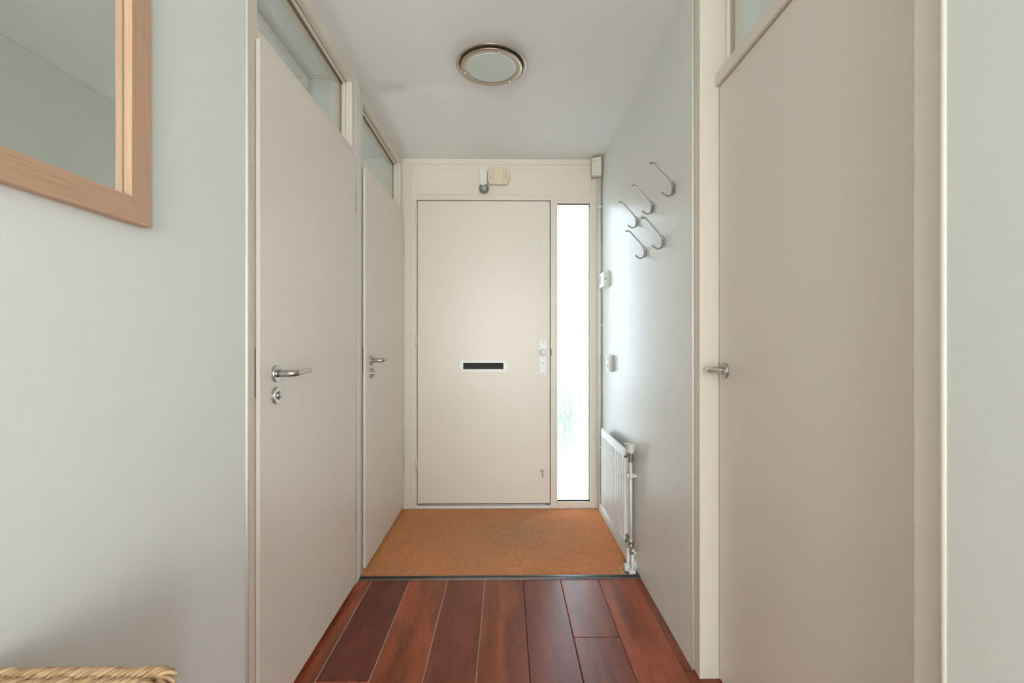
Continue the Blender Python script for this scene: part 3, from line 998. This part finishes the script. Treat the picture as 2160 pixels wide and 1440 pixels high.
# ================================================================== VERTICAL PIPE IN CORNER
t = empty('riser_pipe', (0.6265, 3.068, 0)); tag(t, 'thin white vertical pipe in the corner right of the side window', 'pipe')
b = new(); cyl(b, (0.6265, 3.068, 0.0), (0.6265, 3.068, 2.262), 0.0095, n=20); obj('pipe', b, M['white'], t)
for z in (0.425, 1.25, 2.05):
    b = new(); cyl(b, (0.6265, 3.068, z - 0.010), (0.6265, 3.068, z + 0.010), 0.0118, n=20)
    box(b, 0.630, XR, 3.062, 3.074, z - 0.006, z + 0.006, 0.001)
    obj('pipe_clip', b, M['white'], t)

# ================================================================== THERMOSTAT
t = empty('thermostat', (XR, 2.93, 1.487)); tag(t, 'white wall thermostat on the right wall near the side window', 'thermostat')
b = new(); box(b, XR - 0.034, XR - 0.010, 2.855, 2.99, 1.490, 1.582, 0.003); obj('housing', b, M['white'], t)
b = new(); box(b, XR - 0.011, XR, 2.842, 3.000, 1.484, 1.588, 0.002); obj('back_plate', b, M['plastic'], t)
b = new(); box(b, XR - 0.0352, XR - 0.033, 2.94, 2.982, 1.512, 1.572, 0.001); obj('display', b, M['screen'], t)
for k in range(7):
    b = new(); box(b, XR - 0.0352, XR - 0.033, 2.875, 2.900, 1.505 + k * 0.0105, 1.508 + k * 0.0105); obj('printed_mark', b, M['print'], t)
b = new(); box(b, XR - 0.024, XR - 0.019, 2.8535, 2.856, 1.530, 1.540); obj('side_slider', b, M['dark'], t)

# ================================================================== LIGHT SWITCH
t = empty('light_switch', (XR, 2.775, 0.955)); tag(t, 'white surface-mounted switch on the right wall below the thermostat', 'light switch')
b = new(); box(b, XR - 0.013, XR, 2.735, 2.815, 0.956, 1.060, 0.005, 3); obj('back_box', b, simple('grey_white_plastic', (0.62, 0.61, 0.59), 0.4), t)
b = new(); box(b, XR - 0.030, XR - 0.012, 2.740, 2.812, 0.960, 1.056, 0.004, 3); obj('cover', b, M['white'], t)
b = new(); prism(b, [(2.752, 1.046), (2.800, 1.046), (2.776, 1.022)], 0, XR - 0.0325, XR - 0.029, 0.001); obj('rocker', b, M['screen'], t)
b = new(); lathe(b, [(0.017, 0), (0.017, 0.002), (0.013, 0.001), (0, 0.0008)], (XR - 0.030, 2.776, 0.990), (-1, 0, 0), 24); obj('dial', b, M['screen'], t, recalc=True)

# ================================================================== COAT HOOKS
def smooth_pts(ctrl, n=8):
    P = [Vector(p) for p in ctrl]; P = [P[0] * 2 - P[1]] + P + [P[-1] * 2 - P[-2]]
    out = []
    for i in range(1, len(P) - 2):
        for k in range(n):
            s = k / n
            out.append(0.5 * ((2 * P[i]) + (-P[i - 1] + P[i + 1]) * s + (2 * P[i - 1] - 5 * P[i] + 4 * P[i + 1] - P[i + 2]) * s * s + (-P[i - 1] + 3 * P[i] - 3 * P[i + 1] + P[i + 2]) * s ** 3))
    out.append(P[-2]); return out


def make_hook(y, z, label):
    t = empty('coat_hook', (XR, y, z)); tag(t, label, 'coat hook', 'steel coat hooks on the right wall')
    prof = [(0.092, 0.091), (0.085, 0.092), (0.078, 0.0905), (0.068, 0.083), (0.045, 0.057), (0.024, 0.034), (0.013, 0.018), (0.0075, 0.002), (0.0068, -0.012), (0.010, -0.024), (0.018, -0.032), (0.0275, -0.034), (0.037, -0.030), (0.047, -0.022)]
    pts = smooth_pts([(XR - 0.001 - o_, y, z + h_) for o_, h_ in prof], 6)
    n = len(pts)
    b = new()
    tube(b, pts, 1.0, 12, flat=(0.0058, 0.0029, (0, 1, 0)))
    for e in (0, -1):
        q = pts[e] + Vector((0, 0, 0)); nb = pts[1] if e == 0 else pts[-2]
        d = (q - nb).normalized() * 0.002
        tube(b, [q - d, q + d], 1.0, 12, flat=(0.0060, 0.0036, (0, 1, 0)))
    obj('hook_bar', b, M['hooksteel'], t)
    b = new()
    br = smooth_pts([(XR - 0.0135, y, z + 0.022), (XR - 0.0075, y, z + 0.019), (XR - 0.0022, y, z + 0.011), (XR - 0.0018, y, z - 0.004), (XR - 0.0018, y, z - 0.020), (XR - 0.0030, y, z - 0.025), (XR - 0.0125, y, z - 0.031)], 5)
    tube(b, br, 1.0, 10, flat=(0.0052, 0.0016, (0, 1, 0)))
    obj('wall_bracket', b, M['hooksteel'], t)
    for q in (0.001, -0.015):
        b = new(); lathe(b, [(0, -0.006), (0.0016, -0.006), (0.0016, 0.001), (0.0030, 0.001), (0.0026, 0.003), (0, 0.0036)], (XR - 0.0085, y, z + q), (-1, 0, 0), 12)
        obj('screw', b, M['dark'], t, recalc=True)
    return t


def copy_thing(root, loc, label):
    r = root.copy(); COL.objects.link(r); r.location = loc; r['label'] = label
    for ch in root.children:
        c = ch.copy(); COL.objects.link(c); c.parent = r
    return r


hk = make_hook(1.737, 1.731, 'steel coat hook highest in view and nearest the right door frame')
for y, z, lab in ((1.990, 1.733, 'steel coat hook in the middle of the upper row of three'),
                  (2.228, 1.732, 'steel coat hook at the far end of the upper row, nearest the side window'),
                  (1.853, 1.553, 'steel coat hook of the lower pair, the one nearer the right door'),
                  (2.095, 1.558, 'steel coat hook of the lower pair, the one nearer the side window, lowest in view')):
    copy_thing(hk, (XR, y, z), lab)

# ================================================================== RADIATOR
t = empty('radiator', (0.61, 2.585, 0.12)); tag(t, 'white ribbed panel radiator low on the right wall by the doormat', 'radiator')
ry0, ry1, rz0, rz1 = 2.302, 2.862, 0.118, 0.594
xf_ = 0.596
b = new()
box(b, xf_ + 0.0028, xf_ + 0.012, ry0 + 0.004, ry1 - 0.004, rz0 + 0.012, rz1 - 0.004)
obj('panel_back', b, simple('radiator_groove_shade', (0.66, 0.63, 0.60), 0.4), t)  # darker than the white ribs: groove shade put into the colour
nr = 15
pitch = (ry1 - ry0 - 0.03) / nr
for k in range(nr):
    y0 = ry0 + 0.015 + k * pitch
    yc = y0 + pitch / 2; hw = pitch * 0.21
    b = new()
    prof = [(hw * 1.15, 0), (hw, -0.0082), (-hw, -0.0082), (-hw * 1.15, 0)]
    poly = [(xf_ + 0.006 + dx, yc + dy) for dy, dx in prof]
    prism(b, poly, 2, rz0 + 0.006, rz1 - 0.045, 0)
    obj('rib', b, M['white'], t, recalc=True)
b = new()
box(b, xf_ - 0.002, xf_ + 0.012, ry0, ry1, rz1 - 0.046, rz1, 0.0025, 3)
obj('top_band', b, M['white'], t)
b = new()
box(b, xf_ - 0.001, xf_ + 0.012, ry0, ry0 + 0.012, rz0, rz1 - 0.03, 0.002)
box(b, xf_ - 0.001, xf_ + 0.012, ry1 - 0.012, ry1, rz0, rz1 - 0.03, 0.002)
box(b, xf_ + 0.001, xf_ + 0.012, ry0, ry1, rz0, rz0 + 0.022, 0.002)
obj('edge_strip', b, M['white'], t)
for ya in (ry0 + 0.006, ry1 - 0.024):
    b = new()
    box(b, xf_ + 0.013, XR - 0.018, ya, ya + 0.018, rz0 + 0.02, rz1 - 0.012, 0.003)
    obj('end_channel', b, M['white'], t)
for ya in (ry0 + 0.10, ry1 - 0.13):
    b = new()
    box(b, XR - 0.020, XR - 0.0005, ya, ya + 0.03, rz0 + 0.05, rz1 + 0.004, 0.002)
    box(b, xf_ + 0.010, XR - 0.019, ya, ya + 0.03, rz1 - 0.02, rz1 - 0.014, 0.001)
    obj('wall_bracket', b, M['white'], t)
vx, vy = 0.6155, 2.250
b = new()
tube(b, [(vx, vy, 0.545), (vx, vy, 0.155)], 0.0075, 16); obj('valve_pipe', b, M['white'], t)
b = new()
lathe(b, [(0, 0.0), (0.0135, 0.0), (0.0165, 0.004), (0.0205, 0.043), (0.0215, 0.047), (0.018, 0.048), (0.006, 0.048), (0.006, 0.0465), (0, 0.0465)], (vx, vy, 0.588), (0, 0, 1), 14, False)
tv = obj('valve_head', b, M['plastic'], t, recalc=True)
b = new(); lathe(b, [(0.0055, 0), (0.005, 0.0008), (0, 0.001)], (vx, vy, 0.6352), (0, 0, 1), 16); obj('head_cap', b, M['slotdark'], tv, recalc=True)
b = new()
lathe(b, [(0, 0), (0.0105, 0), (0.0125, 0.003), (0.0125, 0.009), (0.0110, 0.012), (0.0120, 0.024), (0.0105, 0.030), (0.0125, 0.034), (0.0125, 0.043), (0.009, 0.046), (0, 0.046)], (vx, vy, 0.543), (0, 0, 1), 12, False)
tube(b, [(vx, vy, 0.567), (vx - 0.003, vy + 0.02, 0.567), (vx - 0.004, ry0 + 0.012, 0.567)], [0.0095, 0.0085, 0.0085], 12)
lathe(b, [(0, 0), (0.0125, 0), (0.0125, 0.010), (0, 0.010)], (vx - 0.003, vy + 0.024, 0.567), (0, 1, 0), 6, False)
obj('valve_body', b, M['brass'], t, recalc=True)
b = new()
cyl(b, (vx - 0.004, vy + 0.018, 0.575), (vx - 0.004, vy + 0.036, 0.590), 0.008, n=16); obj('bleed_cap', b, M['chrome'], t)
b = new()
box(b, xf_ + 0.002, XR - 0.004, vy + 0.010, vy + 0.018, 0.462, 0.482, 0.002)
cyl(b, (vx, vy, 0.460), (vx, vy, 0.484), 0.0095, n=20)
box(b, vx + 0.004, XR, vy - 0.004, vy + 0.004, 0.468, 0.478, 0.001)
obj('pipe_clip', b, M['white'], t)
b = new()   # lower H valve: two knuckles on a slant
lathe(b, [(0, 0), (0.012, 0.001), (0.014, 0.006), (0.0125, 0.016), (0.013, 0.026), (0.0095, 0.034), (0, 0.034)], (vx + 0.000, vy, 0.122), (0.10, 0, 1), 10, False)
lathe(b, [(0, 0), (0.0125, 0.001), (0.0135, 0.010), (0.011, 0.020), (0, 0.024)], (vx + 0.006, vy - 0.006, 0.092), (-0.3, 0, 1), 10, False)
tube(b, [(vx, vy, 0.140), (vx - 0.006, vy + 0.024, 0.152), (vx - 0.008, ry0 + 0.014, 0.160)], [0.010, 0.0085, 0.0085], 12)
lathe(b, [(0, 0), (0.0115, 0), (0.0115, 0.011), (0, 0.011)], (vx - 0.006, vy + 0.022, 0.152), (0, 1, 0.1), 6, False)
obj('lower_valve', b, M['brass'], t, recalc=True)
b = new()
lathe(b, [(0.0075, 0), (0.010, 0.003), (0.0105, 0.007), (0, 0.008)], (vx, vy, 0.150), (0, 0, 1), 12, False)
obj('union_nut', b, M['white'], t, recalc=True)
b = new()
cyl(b, (vx + 0.006, vy - 0.012, 0.112), (vx + 0.006, vy - 0.022, 0.112), 0.0065, n=14)
obj('valve_cap', b, M['white'], t, recalc=True)
b = new()
cyl(b, (vx + 0.012, vy - 0.004, 0.100), (vx + 0.018, vy - 0.016, 0.096), 0.0075, n=14)
obj('valve_cap', b, M['white'], t, recalc=True)
b = new()
tube(b, [(vx + 0.006, vy - 0.010, 0.100), (vx + 0.004, vy - 0.014, 0.0)], 0.0075, 16)
tube(b, [(vx - 0.010, vy + 0.012, 0.110), (vx - 0.012, vy + 0.012, 0.0)], 0.0075, 16)
obj('feed_pipe', b, M['white'], t)
b = new()
box(b, vx - 0.016, XR - 0.012, vy - 0.032, vy + 0.002, 0.0, 0.020, 0.004, 3)
box(b, vx - 0.030, vx - 0.004, vy - 0.004, vy + 0.026, 0.0, 0.034, 0.006, 3)
obj('floor_collar', b, M['white'], t)

# ================================================================== BASKET
t = empty('woven_basket', (-0.562, 0.43, 0)); tag(t, 'straw-coloured woven seagrass basket standing by the left wall below the mirror', 'basket')
bx0, bx1, by0, by1 = -0.692, -0.4225, 0.23, 0.604
ztop = 0.7185


def rr_path(x0, x1, y0, y1, r, step):
    """rounded rectangle loop, returns list of (point, tangent)"""
    segs = []
    cs = [((x1 - r, y1 - r), 0), ((x0 + r, y1 - r), 90), ((x0 + r, y0 + r), 180), ((x1 - r, y0 + r), 270)]
    pts = []
    for (cx_, cy_), a0 in cs:
        for k in range(9):
            a = math.radians(a0 + 90 * k / 8); pts.append(Vector((cx_ + r * math.cos(a), cy_ + r * math.sin(a), 0)))
    pts.append(pts[0].copy())
    L = [0]
    for i in range(1, len(pts)): L.append(L[-1] + (pts[i] - pts[i - 1]).length)
    n = max(3, int(L[-1] / step)); out = []
    j = 0
    for i in range(n):
        s = L[-1] * i / n
        while L[j + 1] < s: j += 1
        f = (s - L[j]) / (L[j + 1] - L[j])
        p = pts[j].lerp(pts[j + 1], f)
        tg = (pts[j + 1] - pts[j]).normalized()
        out.append((p, tg))
    return out


def braid(bm, x0, x1, y0, y1, r, z, halfw, th, step, slant, up=Vector((0, 0, 1)), vertical=False):
    for p, tg in rr_path(x0, x1, y0, y1, r, step):
        out = Vector((tg.y, -tg.x, 0))           # outward
        side = Vector((0, 0, 1)) if vertical else out
        lift = out if vertical else Vector((0, 0, 1))
        j = random.uniform(-.0006, .0006); rad = th * random.uniform(.78, 1.15)
        zj = random.uniform(-.0012, .0012)
        pts = []; rs = []
        for q in range(7):
            u = -1 + q / 3
            bow = math.cos(u * PI / 2 * 0.9)
            pts.append(Vector((p.x, p.y, z + zj)) + side * (u * halfw) + tg * (slant * halfw * u + j) + lift * (0.0045 * bow - 0.002))
            rs.append(rad * (0.45 + 0.55 * bow))
        tube(bm, pts, rs, 8)


b = new()
braid(b, bx0 + .008, bx1 - .009, by0 + .008, by1 - .009, 0.020, ztop - 0.008, 0.0110, 0.0040, 0.0088, -0.75)
obj('rim_braid', b, M['straw'], t)
b = new()
braid(b, bx0 + .022, bx1 - .026, by0 + .022, by1 - .027, 0.014, ztop - 0.010, 0.0115, 0.0046, 0.0100, -0.7)
obj('inner_rim_braid', b, M['straw'], t)
b = new()
z = ztop - 0.026
row = 0
while z > ztop - 0.12:
    braid(b, bx0 + .005, bx1 - .006, by0 + .005, by1 - .006, 0.018, z, 0.0095, 0.0042, 0.0105, 0.9 if row % 2 else -0.9, vertical=True)
    z -= 0.0165; row += 1
# lower body: stacked ropes
while z > 0.012:
    pts = [Vector((p.x, p.y, z)) for p, tg in rr_path(bx0 + .008, bx1 - .009, by0 + .008, by1 - .009, 0.02, 0.02)]
    pts.append(pts[0].copy())
    tube(b, pts, 0.0085, 8, caps=False)
    z -= 0.0145
obj('basket_body', b, M['straw'], t)
b = new(); box(b, bx0 + .03, bx1 - .03, by0 + .03, by1 - .03, 0.002, 0.014); 
box(b, bx0 + .016, bx0 + .020, by0 + .02, by1 - .02, 0.01, ztop - .02); box(b, bx1 - .020, bx1 - .016, by0 + .02, by1 - .02, 0.01, ztop - .02)
box(b, bx0 + .02, bx1 - .02, by0 + .016, by0 + .020, 0.01, ztop - .02); box(b, bx0 + .02, bx1 - .02, by1 - .020, by1 - .016, 0.01, ztop - .02)
obj('lining', b, M['straw'], t)

# ================================================================== OUTSIDE
b = new(); box(b, -6, 6, 3.21, 14, -0.35, -0.25)
struct('ground', b, M['paving'], 'pale paving outside the front door, seen blurred through the side window', 'ground')
t = empty('garden_shrub', (0.62, 4.75, -0.25)); tag(t, 'blurred green shrub outside, behind the lower left of the textured window', 'shrub')
b = new()
for k in range(9):
    a = random.uniform(0, 2 * PI); r_ = random.uniform(.05, .2)
    tube(b, smooth_pts([(0.62, 4.75, -0.25), (0.62 + r_ * .4 * math.cos(a), 4.75 + r_ * .4 * math.sin(a), 0.1), (0.62 + r_ * math.cos(a), 4.75 + r_ * math.sin(a), random.uniform(.5, .85))], 4), 0.006, 6)
obj('stems', b, simple('shrub_bark', (0.12, 0.08, 0.05), 0.8), t)
b = new()
for k in range(600):
    while True:
        p = Vector((random.uniform(-1, 1), random.uniform(-1, 1), random.uniform(-1, 1)))
        if p.length < 1: break
    c = Vector((0.56 + p.x * .22, 4.75 + p.y * .24, 0.42 + p.z * .45))
    d1 = Vector((random.gauss(0, 1), random.gauss(0, 1), random.gauss(0, .6))).normalized(); d2 = d1.cross(Vector((random.random(), random.random(), 1))).normalized()
    vs = [b.verts.new(c + d1 * .045), b.verts.new(c + d2 * .02), b.verts.new(c - d1 * .045), b.verts.new(c - d2 * .02)]
    b.faces.new(vs)
obj('foliage', b, M['leaf'], t)
